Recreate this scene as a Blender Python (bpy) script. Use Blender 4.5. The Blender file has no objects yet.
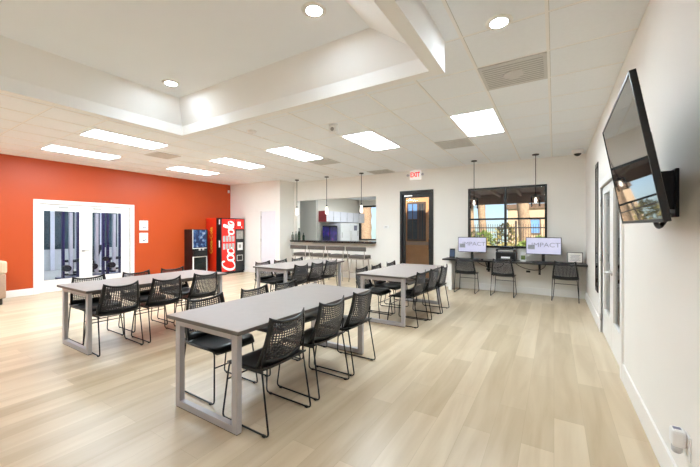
import bpy, bmesh, math, random
from mathutils import Vector, Matrix
random.seed(7)
PI = math.pi
scene = bpy.context.scene
COL = scene.collection
H = 3.04                      # tile ceiling height
XR, XL, YB, YA, YN = 0.565, -9.85, 8.43, 7.75, -3.2   # right wall, orange wall, back wall, alcove wall, near wall

# ------------------------------------------------------------------ materials
def srgb(r, g, b):
    f = lambda c: c/12.92 if c <= .04045 else ((c+.055)/1.055)**2.4
    return (f(r/255), f(g/255), f(b/255), 1)

def mat(name, col, rough=.5, metal=0, noise=0, nscale=8, bump=0, bscale=40, emit=None, estr=0, spec=.5, coat=0):
    m = bpy.data.materials.new(name); m.use_nodes = True
    nt = m.node_tree; b = nt.nodes['Principled BSDF']
    b.inputs['Base Color'].default_value = col
    b.inputs['Roughness'].default_value = rough
    b.inputs['Metallic'].default_value = metal
    b.inputs['Specular IOR Level'].default_value = spec
    if coat: b.inputs['Coat Weight'].default_value = coat
    tc = nt.nodes.new('ShaderNodeTexCoord')
    if noise:
        n = nt.nodes.new('ShaderNodeTexNoise'); n.inputs['Scale'].default_value = nscale; n.inputs['Detail'].default_value = 4
        nt.links.new(tc.outputs['Object'], n.inputs['Vector'])
        r = nt.nodes.new('ShaderNodeValToRGB')
        r.color_ramp.elements[0].position = .3; r.color_ramp.elements[1].position = .7
        r.color_ramp.elements[0].color = tuple(c*(1-noise) for c in col[:3])+(1,)
        r.color_ramp.elements[1].color = tuple(min(1, c*(1+noise)) for c in col[:3])+(1,)
        nt.links.new(n.outputs['Fac'], r.inputs['Fac']); nt.links.new(r.outputs['Color'], b.inputs['Base Color'])
    if bump:
        n2 = nt.nodes.new('ShaderNodeTexNoise'); n2.inputs['Scale'].default_value = bscale
        nt.links.new(tc.outputs['Object'], n2.inputs['Vector'])
        bp = nt.nodes.new('ShaderNodeBump'); bp.inputs['Strength'].default_value = bump; bp.inputs['Distance'].default_value = .01
        nt.links.new(n2.outputs['Fac'], bp.inputs['Height']); nt.links.new(bp.outputs['Normal'], b.inputs['Normal'])
    if emit:
        b.inputs['Emission Color'].default_value = emit; b.inputs['Emission Strength'].default_value = estr
    return m

def glass_mat(name, tint=(1, 1, 1, 1), ior=1.35):
    m = bpy.data.materials.new(name); m.use_nodes = True
    nt = m.node_tree; nt.nodes.clear()
    out = nt.nodes.new('ShaderNodeOutputMaterial'); mix = nt.nodes.new('ShaderNodeMixShader')
    tr = nt.nodes.new('ShaderNodeBsdfTransparent'); tr.inputs['Color'].default_value = tint
    gl = nt.nodes.new('ShaderNodeBsdfGlossy'); gl.inputs['Roughness'].default_value = .02
    fr = nt.nodes.new('ShaderNodeFresnel'); fr.inputs['IOR'].default_value = ior
    nt.links.new(fr.outputs[0], mix.inputs[0]); nt.links.new(tr.outputs[0], mix.inputs[1]); nt.links.new(gl.outputs[0], mix.inputs[2])
    nt.links.new(mix.outputs[0], out.inputs[0])
    return m

def floor_mat():
    m = bpy.data.materials.new('oak_planks'); m.use_nodes = True
    nt = m.node_tree; b = nt.nodes['Principled BSDF']; L = nt.links.new
    tc = nt.nodes.new('ShaderNodeTexCoord')
    mp = nt.nodes.new('ShaderNodeMapping'); mp.inputs['Rotation'].default_value = (0, 0, PI/2)
    L(tc.outputs['Object'], mp.inputs['Vector'])
    br = nt.nodes.new('ShaderNodeTexBrick')
    br.inputs['Scale'].default_value = 1; br.inputs['Brick Width'].default_value = 1.25; br.inputs['Row Height'].default_value = .19
    br.inputs['Mortar Size'].default_value = .0012; br.inputs['Mortar Smooth'].default_value = .2
    br.offset = .37
    br.inputs['Color1'].default_value = srgb(219, 202, 176); br.inputs['Color2'].default_value = srgb(198, 179, 150)
    br.inputs['Mortar'].default_value = srgb(188, 169, 140)
    L(mp.outputs[0], br.inputs['Vector'])
    mp2 = nt.nodes.new('ShaderNodeMapping'); mp2.inputs['Scale'].default_value = (5, .5, 1)
    L(tc.outputs['Object'], mp2.inputs['Vector'])
    n = nt.nodes.new('ShaderNodeTexNoise'); n.inputs['Scale'].default_value = 1.6; n.inputs['Detail'].default_value = 6; n.inputs['Distortion'].default_value = .6
    L(mp2.outputs[0], n.inputs['Vector'])
    r = nt.nodes.new('ShaderNodeValToRGB')
    r.color_ramp.elements[0].position = .32; r.color_ramp.elements[0].color = srgb(206, 188, 160)
    r.color_ramp.elements[1].position = .62; r.color_ramp.elements[1].color = (1, 1, 1, 1)
    L(n.outputs['Fac'], r.inputs['Fac'])
    mx = nt.nodes.new('ShaderNodeMix'); mx.data_type = 'RGBA'; mx.blend_type = 'MULTIPLY'; mx.inputs['Factor'].default_value = .4
    L(br.outputs['Color'], mx.inputs['A']); L(r.outputs['Color'], mx.inputs['B'])
    L(mx.outputs['Result'], b.inputs['Base Color'])
    b.inputs['Roughness'].default_value = .30; b.inputs['Specular IOR Level'].default_value = .4
    return m

def screen_mat(name, a, b_, scale, strength, c=None):
    """a lit screen picture: soft blobs of colour"""
    m = bpy.data.materials.new(name); m.use_nodes = True
    nt = m.node_tree; b = nt.nodes['Principled BSDF']; L = nt.links.new
    tc = nt.nodes.new('ShaderNodeTexCoord'); n = nt.nodes.new('ShaderNodeTexNoise'); n.inputs['Scale'].default_value = scale
    L(tc.outputs['Object'], n.inputs['Vector'])
    r = nt.nodes.new('ShaderNodeValToRGB'); r.color_ramp.elements[0].color = a; r.color_ramp.elements[1].color = b_
    r.color_ramp.elements[0].position = .45; r.color_ramp.elements[1].position = .74
    if c:
        e = r.color_ramp.elements.new(.55); e.color = c
    L(n.outputs['Fac'], r.inputs['Fac'])
    b.inputs['Base Color'].default_value = (.02, .02, .02, 1); b.inputs['Roughness'].default_value = .2
    L(r.outputs['Color'], b.inputs['Emission Color']); b.inputs['Emission Strength'].default_value = strength
    return m

def emis(name, col, s):
    return mat(name, (.8, .8, .8, 1), .6, emit=col, estr=s)

M = {}
M['wall'] = mat('white_wall_paint', srgb(240, 237, 231), .62, noise=.012, nscale=2, bump=.05, bscale=120, spec=.25)
M['wall_kitchen'] = mat('kitchen_wall_paint', srgb(232, 226, 214), .6, noise=.01, nscale=2)
M['orange'] = mat('orange_wall_paint', srgb(188, 74, 27), .42, noise=.02, nscale=1.5, bump=.04, bscale=90, spec=.4)
M['ceil'] = mat('ceiling_tile', srgb(243, 247, 251), .85, noise=.01, nscale=30, bump=.12, bscale=160, spec=.1)
M['tray'] = mat('smooth_ceiling_paint', srgb(241, 246, 252), .8, noise=.01, nscale=2, spec=.15)
M['tray_side'] = mat('white_ceiling_band_paint', srgb(246, 246, 245), .8, noise=.01, nscale=2, spec=.15)
M['tbar'] = mat('ceiling_grid_bar', srgb(246, 245, 243), .6, noise=.01)
M['gap'] = mat('ceiling_grid_gap', srgb(190, 187, 180), .7, noise=.02)
M['floor'] = floor_mat()
M['trim'] = mat('white_trim_paint', srgb(243, 241, 237), .35, noise=.01, nscale=3)
M['panel'] = emis('panel_light_diffuser', (.78, .912, 1, 1), 28.5)
M['panel_k'] = emis('kitchen_light_diffuser', (.85, .95, 1, 1), 14)
M['down'] = emis('downlight_lens', (.81, .915, 1, 1), 215)
M['lamp_glass'] = mat('frosted_lamp_glass', srgb(250, 246, 238), .3, emit=(1, .94, .84, 1), estr=1.6)
M['vent'] = mat('grey_vent_metal', srgb(206, 204, 200), .5, noise=.05, nscale=60)
M['vent_dark'] = mat('vent_slot_grey', srgb(168, 166, 160), .6, noise=.05)
M['laminate'] = mat('grey_table_laminate', srgb(154, 144, 139), .38, noise=.03, nscale=14, spec=.4)
M['edge'] = mat('dark_table_edge_band', srgb(98, 92, 89), .45, noise=.03)
M['alu'] = mat('silver_powder_coat', srgb(186, 183, 188), .38, metal=.15, noise=.02)
M['foot'] = mat('black_foot_rubber', srgb(24, 24, 25), .7, noise=.1)
M['plastic'] = mat('black_chair_plastic', srgb(26, 26, 28), .34, noise=.06, nscale=20, spec=.5)
M['mesh'] = mat('black_perforated_plastic', srgb(60, 60, 65), .45, noise=.06, nscale=20)
M['rod'] = mat('black_steel_rod', srgb(32, 32, 34), .35, metal=.3, noise=.05)
M['black'] = mat('black_frame_metal', srgb(28, 27, 27), .4, noise=.05, nscale=6)
M['bracket'] = mat('dark_bracket_metal', srgb(38, 36, 40), .4, metal=.5, noise=.05)
M['tvscreen'] = mat('glossy_tv_screen', srgb(10, 10, 12), .03, spec=1.0, noise=.02, coat=.8)
M['tvbody'] = mat('black_tv_case', srgb(20, 20, 22), .35, noise=.04)
M['counter'] = mat('dark_countertop', srgb(40, 36, 36), .22, noise=.15, nscale=60)
M['desk'] = mat('black_desk_top', srgb(36, 33, 33), .3, noise=.08, nscale=20)
M['chrome'] = mat('brushed_steel', srgb(190, 187, 184), .28, metal=.9, noise=.02)
M['stool'] = mat('taupe_stool_cushion', srgb(84, 76, 70), .6, noise=.06, nscale=25)
M['stool_leg'] = mat('pale_stool_metal', srgb(180, 172, 162), .35, metal=.3, noise=.02)
M['red'] = mat('vending_red_panel', srgb(226, 32, 20), .3, noise=.02, emit=srgb(226, 32, 20), estr=.25)
M['redside'] = mat('vending_red_side', srgb(222, 48, 20), .35, noise=.02)
M['white'] = mat('white_plastic', srgb(240, 240, 240), .35, noise=.01)
M['script'] = mat('white_lettering', srgb(250, 248, 244), .4, noise=.01, emit=(1, 1, 1, 1), estr=.25)
M['gold'] = mat('gold_lettering', srgb(240, 180, 60), .4, noise=.02)
M['can'] = mat('silver_can_picture', srgb(196, 196, 198), .35, noise=.15, nscale=30)
M['darkglass'] = mat('dark_smoked_glass', srgb(26, 34, 34), .08, noise=.1)
M['blueglow'] = screen_mat('blue_lit_display', srgb(20, 50, 110), srgb(210, 230, 250), 7, .6, srgb(60, 120, 190))
M['purple'] = screen_mat('purple_picture_display', srgb(14, 12, 60), srgb(200, 80, 120), 2.6, .8, srgb(40, 30, 130))
M['monitor'] = screen_mat('lavender_monitor_picture', srgb(206, 206, 232), srgb(226, 224, 244), 2, .95)
M['mtext'] = mat('grey_screen_lettering', srgb(110, 112, 126), .5, noise=.02, emit=srgb(120, 122, 136), estr=.6)
M['mtile'] = mat('grey_screen_icon', srgb(120, 124, 130), .5, noise=.3, nscale=40, emit=srgb(130, 134, 140), estr=.5)
M['exitred'] = mat('exit_letter_red', srgb(226, 30, 40), .4, noise=.02, emit=srgb(226, 30, 40), estr=.6)
M['exitwhite'] = mat('exit_sign_white', srgb(246, 243, 238), .4, noise=.01, emit=(1, .98, .95, 1), estr=.35)
M['paper'] = mat('white_paper', srgb(246, 240, 232), .6, noise=.015)
M['ink'] = mat('grey_ink', srgb(120, 120, 140), .6, noise=.05)
M['inkor'] = mat('tan_ink', srgb(225, 190, 150), .6, noise=.05)
M['glass'] = glass_mat('clear_window_glass')
M['glass2'] = glass_mat('door_glass', (.93, .95, .97, 1), 1.3)
M['glasslamp'] = glass_mat('clear_lamp_glass', (.95, .93, .90, 1), 1.5)
M['bottle'] = mat('dark_green_bottle_glass', srgb(44, 58, 44), .1, noise=.1)
M['bottle2'] = mat('grey_bottle_glass', srgb(120, 124, 116), .15, noise=.08)
M['cab'] = mat('lavender_white_cabinet', srgb(230, 229, 236), .4, noise=.01)
M['cabred'] = mat('maroon_cabinet_end', srgb(128, 44, 48), .4, noise=.04)
M['greyroom'] = mat('grey_wall_paint', srgb(206, 201, 192), .6, noise=.01)
M['gymwall'] = mat('gym_grey_wall', srgb(186, 188, 190), .55, noise=.03, nscale=2)
M['gymfloor'] = mat('gym_grey_floor', srgb(176, 170, 166), .4, noise=.05, nscale=3)
M['gymblue'] = mat('gym_blue_violet_steel', srgb(48, 44, 96), .35, metal=.2, noise=.04)
M['gymwhite'] = mat('gym_pale_steel', srgb(206, 206, 218), .35, noise=.02)
M['gymdark'] = mat('gym_dark_padding', srgb(34, 36, 44), .5, noise=.05)
M['teal'] = mat('teal_dark_glass', srgb(58, 78, 86), .2, noise=.3, nscale=2)
M['stripe'] = mat('tan_upholstery', srgb(176, 146, 124), .8, noise=.05, nscale=30)
M['stripe2'] = mat('cream_upholstery_stripe', srgb(206, 182, 154), .8, noise=.04, nscale=30)
M['chairleg'] = mat('dark_wood_leg', srgb(40, 28, 24), .4, noise=.1)
M['patio'] = mat('pale_concrete', srgb(214, 204, 190), .8, noise=.05, nscale=2)
M['soffit'] = mat('brown_patio_boards', srgb(150, 130, 120), .7, noise=.12, nscale=5)
M['stucco'] = mat('tan_stucco', srgb(206, 176, 146), .85, noise=.05, nscale=6)
M['stucco2'] = mat('orange_tan_stucco', srgb(226, 170, 120), .8, noise=.08, nscale=4)
M['roofband'] = mat('brown_parapet', srgb(120, 96, 78), .8, noise=.08)
M['trunk'] = mat('palm_trunk_bark', srgb(168, 140, 112), .9, noise=.25, nscale=14, bump=.5, bscale=20)
M['leaf'] = mat('green_leaf', srgb(110, 128, 58), .6, noise=.3, nscale=9)
M['leaf2'] = mat('olive_leaf', srgb(150, 138, 82), .6, noise=.3, nscale=9)
M['grass'] = mat('lawn_green', srgb(120, 130, 70), .9, noise=.2, nscale=3)
M['fence'] = mat('dark_fence_iron', srgb(60, 54, 50), .5, noise=.1)
M['winblue'] = mat('sky_reflecting_glass', srgb(120, 160, 210), .1, noise=.2, nscale=2)  # blue pane colour, mottled at random
M['winbrown'] = mat('brown_window_slats', srgb(96, 78, 68), .5, noise=.1)
M['pinkbag'] = mat('white_phone_case', srgb(60, 80, 110), .3, noise=.2)
M['keys'] = mat('grey_keyboard_keys', srgb(70, 68, 72), .5, noise=.1)
M['shade'] = mat('tan_shaded_wall', srgb(200, 186, 158), .6, noise=.02)

# ------------------------------------------------------------------ mesh builder
class MB:
    def __init__(s, *mats):
        s.bm = bmesh.new(); s.mats = list(mats); s.mi = 0
    def use(s, m):
        if m not in s.mats: s.mats.append(m)
        s.mi = s.mats.index(m); return s
    def _f(s, vs):
        try:
            f = s.bm.faces.new(vs); f.material_index = s.mi; return f
        except ValueError: return None
    def box(s, x0, y0, z0, x1, y1, z1, bev=0):
        r = bmesh.ops.create_cube(s.bm, size=1)
        for v in r['verts']:
            v.co = Vector(((x0+x1)/2+v.co.x*(x1-x0), (y0+y1)/2+v.co.y*(y1-y0), (z0+z1)/2+v.co.z*(z1-z0)))
        fs = set(f for v in r['verts'] for f in v.link_faces)
        for f in fs: f.material_index = s.mi
        if bev:
            es = list(set(e for f in fs for e in f.edges))
            b = bmesh.ops.bevel(s.bm, geom=es, offset=bev, segments=2, profile=.5, affect='EDGES')
            for f in b['faces']: f.material_index = s.mi
        return s
    def obox(s, c, size, rot, bev=0):
        """box centred at c, rotated by Matrix/Euler rot"""
        b = MB(); b.box(-size[0]/2, -size[1]/2, -size[2]/2, size[0]/2, size[1]/2, size[2]/2, bev)
        s.merge(b, Matrix.Translation(c) @ rot.to_4x4()); return s
    def merge(s, o, mtx):
        vm = {v: s.bm.verts.new(mtx @ v.co) for v in o.bm.verts}
        for f in o.bm.faces: s._f([vm[v] for v in f.verts])
        o.bm.free()
    def tube(s, pts, r, n=8, cap=True):
        pts = [Vector(p) for p in pts]; rings = []
        rad = r if isinstance(r, (list, tuple)) else [r]*len(pts)
        up = None
        for i, p in enumerate(pts):
            t = (pts[min(i+1, len(pts)-1)] - pts[max(i-1, 0)]).normalized()
            if up is None: up = t.orthogonal().normalized()
            up = (up - t*up.dot(t)).normalized(); w = t.cross(up)
            rings.append([s.bm.verts.new(p + (up*math.cos(2*PI*k/n) + w*math.sin(2*PI*k/n))*rad[i]) for k in range(n)])
        for a, b in zip(rings, rings[1:]):
            for k in range(n):
                f = s._f([a[k], a[(k+1) % n], b[(k+1) % n], b[k]])
                if f: f.smooth = True
        if cap: s._f(rings[0][::-1]); s._f(rings[-1])
        return s
    def lathe(s, prof, c=(0, 0, 0), n=20, cap=True):
        rings = []
        for r, z in prof:
            rings.append([s.bm.verts.new((c[0]+max(r, 1e-4)*math.cos(2*PI*k/n), c[1]+max(r, 1e-4)*math.sin(2*PI*k/n), c[2]+z)) for k in range(n)])
        for a, b in zip(rings, rings[1:]):
            for k in range(n):
                f = s._f([a[k], a[(k+1) % n], b[(k+1) % n], b[k]])
                if f: f.smooth = True
        if cap: s._f(rings[0][::-1]); s._f(rings[-1])
        return s
    def poly(s, pts):
        s._f([s.bm.verts.new(p) for p in pts]); return s
    def prism(s, pts, d):
        """polygon pts (3D) extruded by vector d"""
        d = Vector(d); a = [s.bm.verts.new(p) for p in pts]; b = [s.bm.verts.new(Vector(p)+d) for p in pts]
        s._f(a[::-1]); s._f(b)
        for i in range(len(a)):
            j = (i+1) % len(a); s._f([a[i], a[j], b[j], b[i]])
        return s
    def build(s, name, m=None, parent=None, loc=(0, 0, 0), rot=None, recalc=True):
        if recalc: bmesh.ops.recalc_face_normals(s.bm, faces=s.bm.faces[:])
        me = bpy.data.meshes.new(name); s.bm.to_mesh(me); s.bm.free()
        for mm in (s.mats if s.mats else [m]): me.materials.append(M[mm])
        o = bpy.data.objects.new(name, me); COL.objects.link(o)
        o.location = loc
        if rot is not None: o.rotation_euler = rot
        if parent: o.parent = parent
        return o

def B(name, m, parent, *boxes, bev=0, loc=(0, 0, 0)):
    b = MB(m)
    for x in boxes: b.box(*x, bev=bev)
    return b.build(name, parent=parent, loc=loc)

def tag(o, label=None, cat=None, group=None, kind=None):
    if label: o['label'] = label
    if cat: o['category'] = cat
    if group: o['group'] = group
    if kind: o['kind'] = kind
    return o

def thing(name, loc, label, cat, group=None, rz=0, rot=None):
    o = bpy.data.objects.new(name, None); COL.objects.link(o); o.empty_display_size = .1
    o.location = loc; o.rotation_euler = rot if rot else (0, 0, rz)
    return tag(o, label, cat, group)

def struct(o, label=None, cat=None):
    o['kind'] = 'structure'
    return tag(o, label, cat or o.name.split('_')[0])

CH = {}
def kids(o): return CH.get(o.name) or [c for c in bpy.data.objects if c.parent is o]
def dup(o, loc=None, rz=None, label=None, group=None, parent=None):
    c = o.copy(); COL.objects.link(c)
    if parent is not None: c.parent = parent
    if loc is not None: c.location = loc
    if rz is not None: c.rotation_euler = (0, 0, rz)
    if label: c['label'] = label
    if group: c['group'] = group
    for k in kids(o): dup(k, parent=c)
    return c

def fillet(pts, r, n=4):
    """round the inner corners of a polyline"""
    P = [Vector(p) for p in pts]; out = [P[0]]
    for a, b, c in zip(P, P[1:], P[2:]):
        d1 = (a-b); d2 = (c-b); k = min(r, d1.length*.45, d2.length*.45)
        p0 = b+d1.normalized()*k; p1 = b+d2.normalized()*k
        for i in range(n+1):
            t = i/n; out.append(p0*(1-t)**2 + b*2*t*(1-t) + p1*t*t)
    return out+[P[-1]]

def wall(name, axis, c0, c1, a0, a1, z0, z1, holes, m, label=None):
    """slab with holes; axis 'x' = runs along x (thickness c0..c1 in y); holes: (a0,a1,z0,z1)"""
    A = sorted({a0, a1, *[min(max(h[i], a0), a1) for h in holes for i in (0, 1)]})
    Z = sorted({z0, z1, *[min(max(h[i], z0), z1) for h in holes for i in (2, 3)]})
    b = MB(m)
    for i in range(len(A)-1):
        for j in range(len(Z)-1):
            ca, cz = (A[i]+A[i+1])/2, (Z[j]+Z[j+1])/2
            if any(h[0] < ca < h[1] and h[2] < cz < h[3] for h in holes): continue
            if axis == 'x': b.box(A[i], c0, Z[j], A[i+1], c1, Z[j+1])
            else: b.box(c0, A[i], Z[j], c1, A[i+1], Z[j+1])
    return struct(b.build(name), label)

def text_mesh(name, body, size, m, parent, loc, rot, depth=.002, bold=0, sx=1):
    cu = bpy.data.curves.new(name, 'FONT'); cu.body = body; cu.size = size; cu.extrude = depth; cu.offset = bold
    cu.align_x = 'CENTER'; cu.align_y = 'CENTER'
    t = bpy.data.objects.new(name+'_source', cu); COL.objects.link(t)
    bpy.context.view_layer.update()
    me = bpy.data.meshes.new_from_object(t.evaluated_get(bpy.context.evaluated_depsgraph_get()))
    bpy.data.objects.remove(t); me.materials.clear(); me.materials.append(M[m])
    o = bpy.data.objects.new(name, me); COL.objects.link(o); o.parent = parent
    o.location = loc; o.rotation_euler = rot; o.scale = (sx, 1, 1)
    return o

# ------------------------------------------------------------------ the room shell
G = .06
DL = (2.60, 4.47, 0, 2.04)      # glazed double door in the orange wall
PASS = (-7.32, -4.35, 1.06, 2.42)
EX = (-3.60, -2.67, 0, 2.50)
WIN = (-1.80, -.13, 1.02, 2.45)
DR = (4.12, 5.80, 0, 2.03)
struct(B('floor', 'floor', None, (XL-.15, YN-.15, -.1, XR+.15, YB+.15, 0)), 'pale oak plank floor running the length of the room', 'floor')
wall('wall_left', 'y', XL-.15, XL, YN, YA+.15, 0, H+.1, [DL], 'orange', 'bright orange wall with glazed double doors')
wall('wall_right', 'y', XR, XR+.15, YN, YB, 0, H+.1, [DR], 'wall', 'white wall carrying the tilted television')
wall('wall_back', 'x', YB, YB+.15, -7.32, XR+.15, 0, H+.1, [PASS, EX, WIN], 'wall', 'white back wall with serving opening and black framed window')
wall('wall_alcove', 'x', YA, YA+.15, XL, -7.47, 0, H+.1, [(-8.36, -7.61, 0, 2.10)], 'wall', 'white wall beside the drink machine with a narrow white door')
struct(B('wall_return', 'wall', None, (-7.60, YA+.15, 0, -7.45, YB+.15, H+.1), (-7.47, YA, 0, -7.45, YA+.15, H+.1), (-7.45, YB, 0, -7.32, YB+.15, H+.1)), 'short white wall return left of the serving opening', 'wall')
struct(B('wall_front', 'wall', None, (XL-.15, YN-.15, 0, XR+.15, YN, H+.1)), 'white wall behind the viewpoint', 'wall')

# tile ceiling with the hole for the tray
HX0, HX1, HY0, HY1 = -4.55, -.785, -2.4, 2.79
c = MB('ceil')
for r in ((XL, HY1, XR, YB), (XL, YN, XR, HY0), (XL, HY0, HX0, HY1), (HX1, HY0, XR, HY1)):
    c.box(r[0], r[1], H, r[2], r[3], H+.06)
GX = [.55-.595-.61*k for k in range(17)]
GY = [4.64+.61*k for k in range(-12, 7)]
for gx in GX:
    segs = [(YN, YB)]
    if HX0-.02 < gx < HX1+.02: segs = [(YN, HY0), (HY1, YB)]
    for a, b_ in segs:
        c.use('tbar').box(gx-.012, a, H-.004, gx+.012, b_, H+.004)
        c.use('gap').box(gx+.012, a, H-.001, gx+.0155, b_, H+.004)
for gy in GY:
    if gy > YB-.1 or gy < YN+.1: continue
    segs = [(XL, XR)]
    if HY0-.02 < gy < HY1+.02: segs = [(XL, HX0), (HX1, XR)]
    for a, b_ in segs:
        c.use('tbar').box(a, gy-.009, H-.002, b_, gy+.009, H+.004)
        c.use('gap').box(a, gy+.009, H-.001, b_, gy+.0125, H+.004)
struct(c.build('ceiling'), 'white suspended tile ceiling', 'ceiling')
# dropped frame around the tray, then the sloping sides and the raised flat
ZB, ZM, ZT = 2.77, 2.90, 3.20
ix0, ix1, iy0, iy1 = HX0+.10, HX1-.105, HY0+.1, HY1-.10
t = MB('tray_side')
for r in ((HX0, iy1, HX1, HY1), (HX0, HY0, HX1, iy0), (HX0, iy0, ix0, iy1), (ix1, iy0, HX1, iy1)):
    t.box(r[0], r[1], ZB, r[2], r[3], H+.06)
ux0, ux1, uy0, uy1 = -4.25, -1.36, -2.1, 2.52
lo = [(ix0, iy0, ZM), (ix1, iy0, ZM), (ix1, iy1, ZM), (ix0, iy1, ZM)]
hi = [(ux0, uy0, ZT), (ux1, uy0, ZT), (ux1, uy1, ZT), (ux0, uy1, ZT)]
for i in range(4):
    j = (i+1) % 4; t.poly([lo[i], lo[j], hi[j], hi[i]])
struct(t.build('trim_1', recalc=False), 'white dropped border and sloping sides of the raised ceiling', 'trim')
struct(B('ceiling_tray', 'tray', None, (ux0-.01, uy0-.01, ZT, ux1+.01, uy1+.01, ZT+.05)), 'smooth raised ceiling inside the white border', 'ceiling')

# baseboards
def base(name, *bx): return struct(B(name, 'trim', None, *bx, bev=.004), None, 'baseboard')
base('baseboard_right', (XR-.016, YN, 0, XR, DR[0]-.10, .17), (XR-.016, DR[1]+.10, 0, XR, YB, .17))
base('baseboard_left', (XL, YN, 0, XL+.016, DL[0]-.1, .15), (XL, DL[1]+.1, 0, XL+.016, YA, .15))
base('baseboard_back', (-7.45, YB-.016, 0, EX[0]-.02, YB, .15), (EX[1]+.02, YB-.016, 0, XR, YB, .15))
base('baseboard_alcove', (XL, YA-.016, 0, -8.38, YA, .15), (-7.59, YA-.016, 0, -7.45, YA, .15))

# ------------------------------------------------------------------ doors and windows
def lever(mb, x, y, z, ax, s=1):
    """lever handle sticking out along ax (unit vector)"""
    a = Vector(ax); p = Vector((x, y, z)); side = Vector((-a.y, a.x, 0))*s
    mb.tube([p, p+a*.012], .028, 14); mb.tube([p, p+a*.055], .011, 8)
    mb.tube([p+a*.055, p+a*.055+side*.11], .009, 8)

# orange wall double doors
d = thing('door_1', (XL, 3.53, 0), 'white glazed double doors in the orange wall', 'door'); d['kind'] = 'structure'
y0, y1 = DL[0]-3.53, DL[1]-3.53
B('door_frame', 'trim', d, (-.15, y0-.10, 0, .02, y0, 2.13), (-.15, y1, 0, .02, y1+.10, 2.13), (-.15, y0, 2.04, .02, y1, 2.13), bev=.004)
for a, b_, ga, gb in ((y0+.004, -.085, y0+.075, -.175), (-.080, y1-.004, .07, y1-.20)):
    lf = MB('trim')
    for bx in ((-.06, a, .012, -.015, ga, 2.036), (-.06, gb, .012, -.015, b_, 2.036), (-.06, ga, .012, -.015, gb, .28), (-.06, ga, 1.89, -.015, gb, 2.036)): lf.box(*bx)
    l = lf.build('door_leaf', parent=d)
    B('pane', 'glass2', l, (-.041, ga, .28, -.036, gb, 1.89))
    g_ = MB('trim')
    for bx in ((-.012, ga-.012, .268, -.02, ga+.008, 1.902), (-.012, gb-.008, .268, -.02, gb+.012, 1.902), (-.012, ga, .268, -.02, gb, .288), (-.012, ga, 1.882, -.02, gb, 1.902)): g_.box(*bx)
    g_.build('glazing_bead', parent=l)
k = MB('chrome'); lever(k, -.015, -.115, .93, (1, 0, 0), 1); k.build('door_handle', parent=d)
B('door_closer', 'chrome', d, (-.015, y0+.35, 1.955, .012, y0+.52, 1.99), (-.015, .10, 1.955, .012, .27, 1.99))

# exit door, black frame and full glass
d = thing('door_2', (-3.135, YB, 0), 'black framed full glass exit door in the back wall', 'door'); d['kind'] = 'structure'
B('door_frame', 'black', d, (-.465, -.03, 0, -.40, .15, 2.5), (.40, -.03, 0, .465, .15, 2.5), (-.40, -.03, 2.42, .40, .15, 2.5))
lf = MB('black')
for bx in ((-.40, .02, .01, -.325, .065, 2.42), (.335, .02, .01, .40, .065, 2.42), (-.325, .02, .01, .335, .065, .14), (-.325, .02, 2.31, .335, .065, 2.42)): lf.box(*bx)
l = lf.build('door_leaf', parent=d)
B('pane', 'glass2', l, (-.325, .04, .14, .335, .046, 2.31))
k = MB('bracket'); k.tube([(.36, 0, .92), (.36, -.05, .92), (.36, -.05, 1.2), (.36, .02, 1.2)], .011, 8); k.build('door_handle', parent=d)
B('door_closer', 'chrome', d, (-.33, -.03, 2.345, -.12, .02, 2.385))

# right wall white double doors
d = thing('door_3', (XR, 4.96, 0), 'white glazed double doors in the right wall beyond the television', 'door'); d['kind'] = 'structure'
y0, y1 = DR[0]-4.96, DR[1]-4.96
B('door_frame', 'trim', d, (-.02, y0-.10, 0, .15, y0, 2.12), (-.02, y1, 0, .15, y1+.10, 2.12), (-.02, y0, 2.03, .15, y1, 2.12), bev=.004)
for a, b_, ga, gb in ((y0+.004, -.004, y0+.12, -.13), (.004, y1-.004, .12, y1-.16)):
    lf = MB('trim')
    for bx in ((.015, a, .012, .06, ga, 2.026), (.015, gb, .012, .06, b_, 2.026), (.015, ga, .012, .06, gb, .36), (.015, ga, 1.93, .06, gb, 2.026)): lf.box(*bx)
    l = lf.build('door_leaf', parent=d)
    B('pane', 'glass2', l, (.036, ga, .36, .041, gb, 1.93))
k = MB('chrome'); lever(k, .015, .065, .93, (-1, 0, 0), 1); lever(k, .015, -.065, .93, (-1, 0, 0), -1); k.build('door_handle', parent=d)
for z in (.22, 1.05, 1.82):
    k = MB('chrome'); k.tube([(-.006, y1-.004, z-.05), (-.006, y1-.004, z+.05)], .009, 8); k.build('hinge', parent=d)

# narrow white door beside the drink machine
d = thing('door_4', (-7.985, YA, 0), 'narrow plain white door in the alcove wall', 'door'); d['kind'] = 'structure'
B('door_frame', 'trim', d, (-.375, -.008, 0, -.335, .15, 2.10), (.355, -.008, 0, .375, .15, 2.10), (-.335, -.008, 2.06, .355, .15, 2.10))
B('door_leaf', 'cab', d, (-.318, .02, .01, .353, .06, 2.055))
B('door_gap', 'black', d, (-.335, .05, 0, -.318, .12, 2.06))
for z in (.25, 1.1, 1.86):
    k = MB('chrome'); k.tube([(-.327, .012, z-.05), (-.327, .012, z+.05)], .009, 8); k.build('hinge', parent=d)

# black framed window over the desk
w = thing('window_1', (-.965, YB, 1.02), 'black framed four pane window above the computer desk', 'window'); w['kind'] = 'structure'
fr = MB('black')
for bx in ((-.835, -.02, 0, -.79, .10, 1.43), (.79, -.02, 0, .835, .10, 1.43), (-.79, -.02, 0, .79, .10, .045), (-.79, -.02, 1.385, .79, .10, 1.43),
           (-.022, -.018, .045, .022, .09, 1.385), (-.79, -.016, .66, -.022, .085, .70), (.022, -.016, .66, .79, .085, .70)): fr.box(*bx)
fr.build('window_frame', parent=w)
for a, b_ in ((-.79, -.022), (.022, .79)):
    for c0, c1 in ((.045, .66), (.70, 1.385)): B('pane', 'glass', w, (a, .04, c0, b_, .046, c1))
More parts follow.
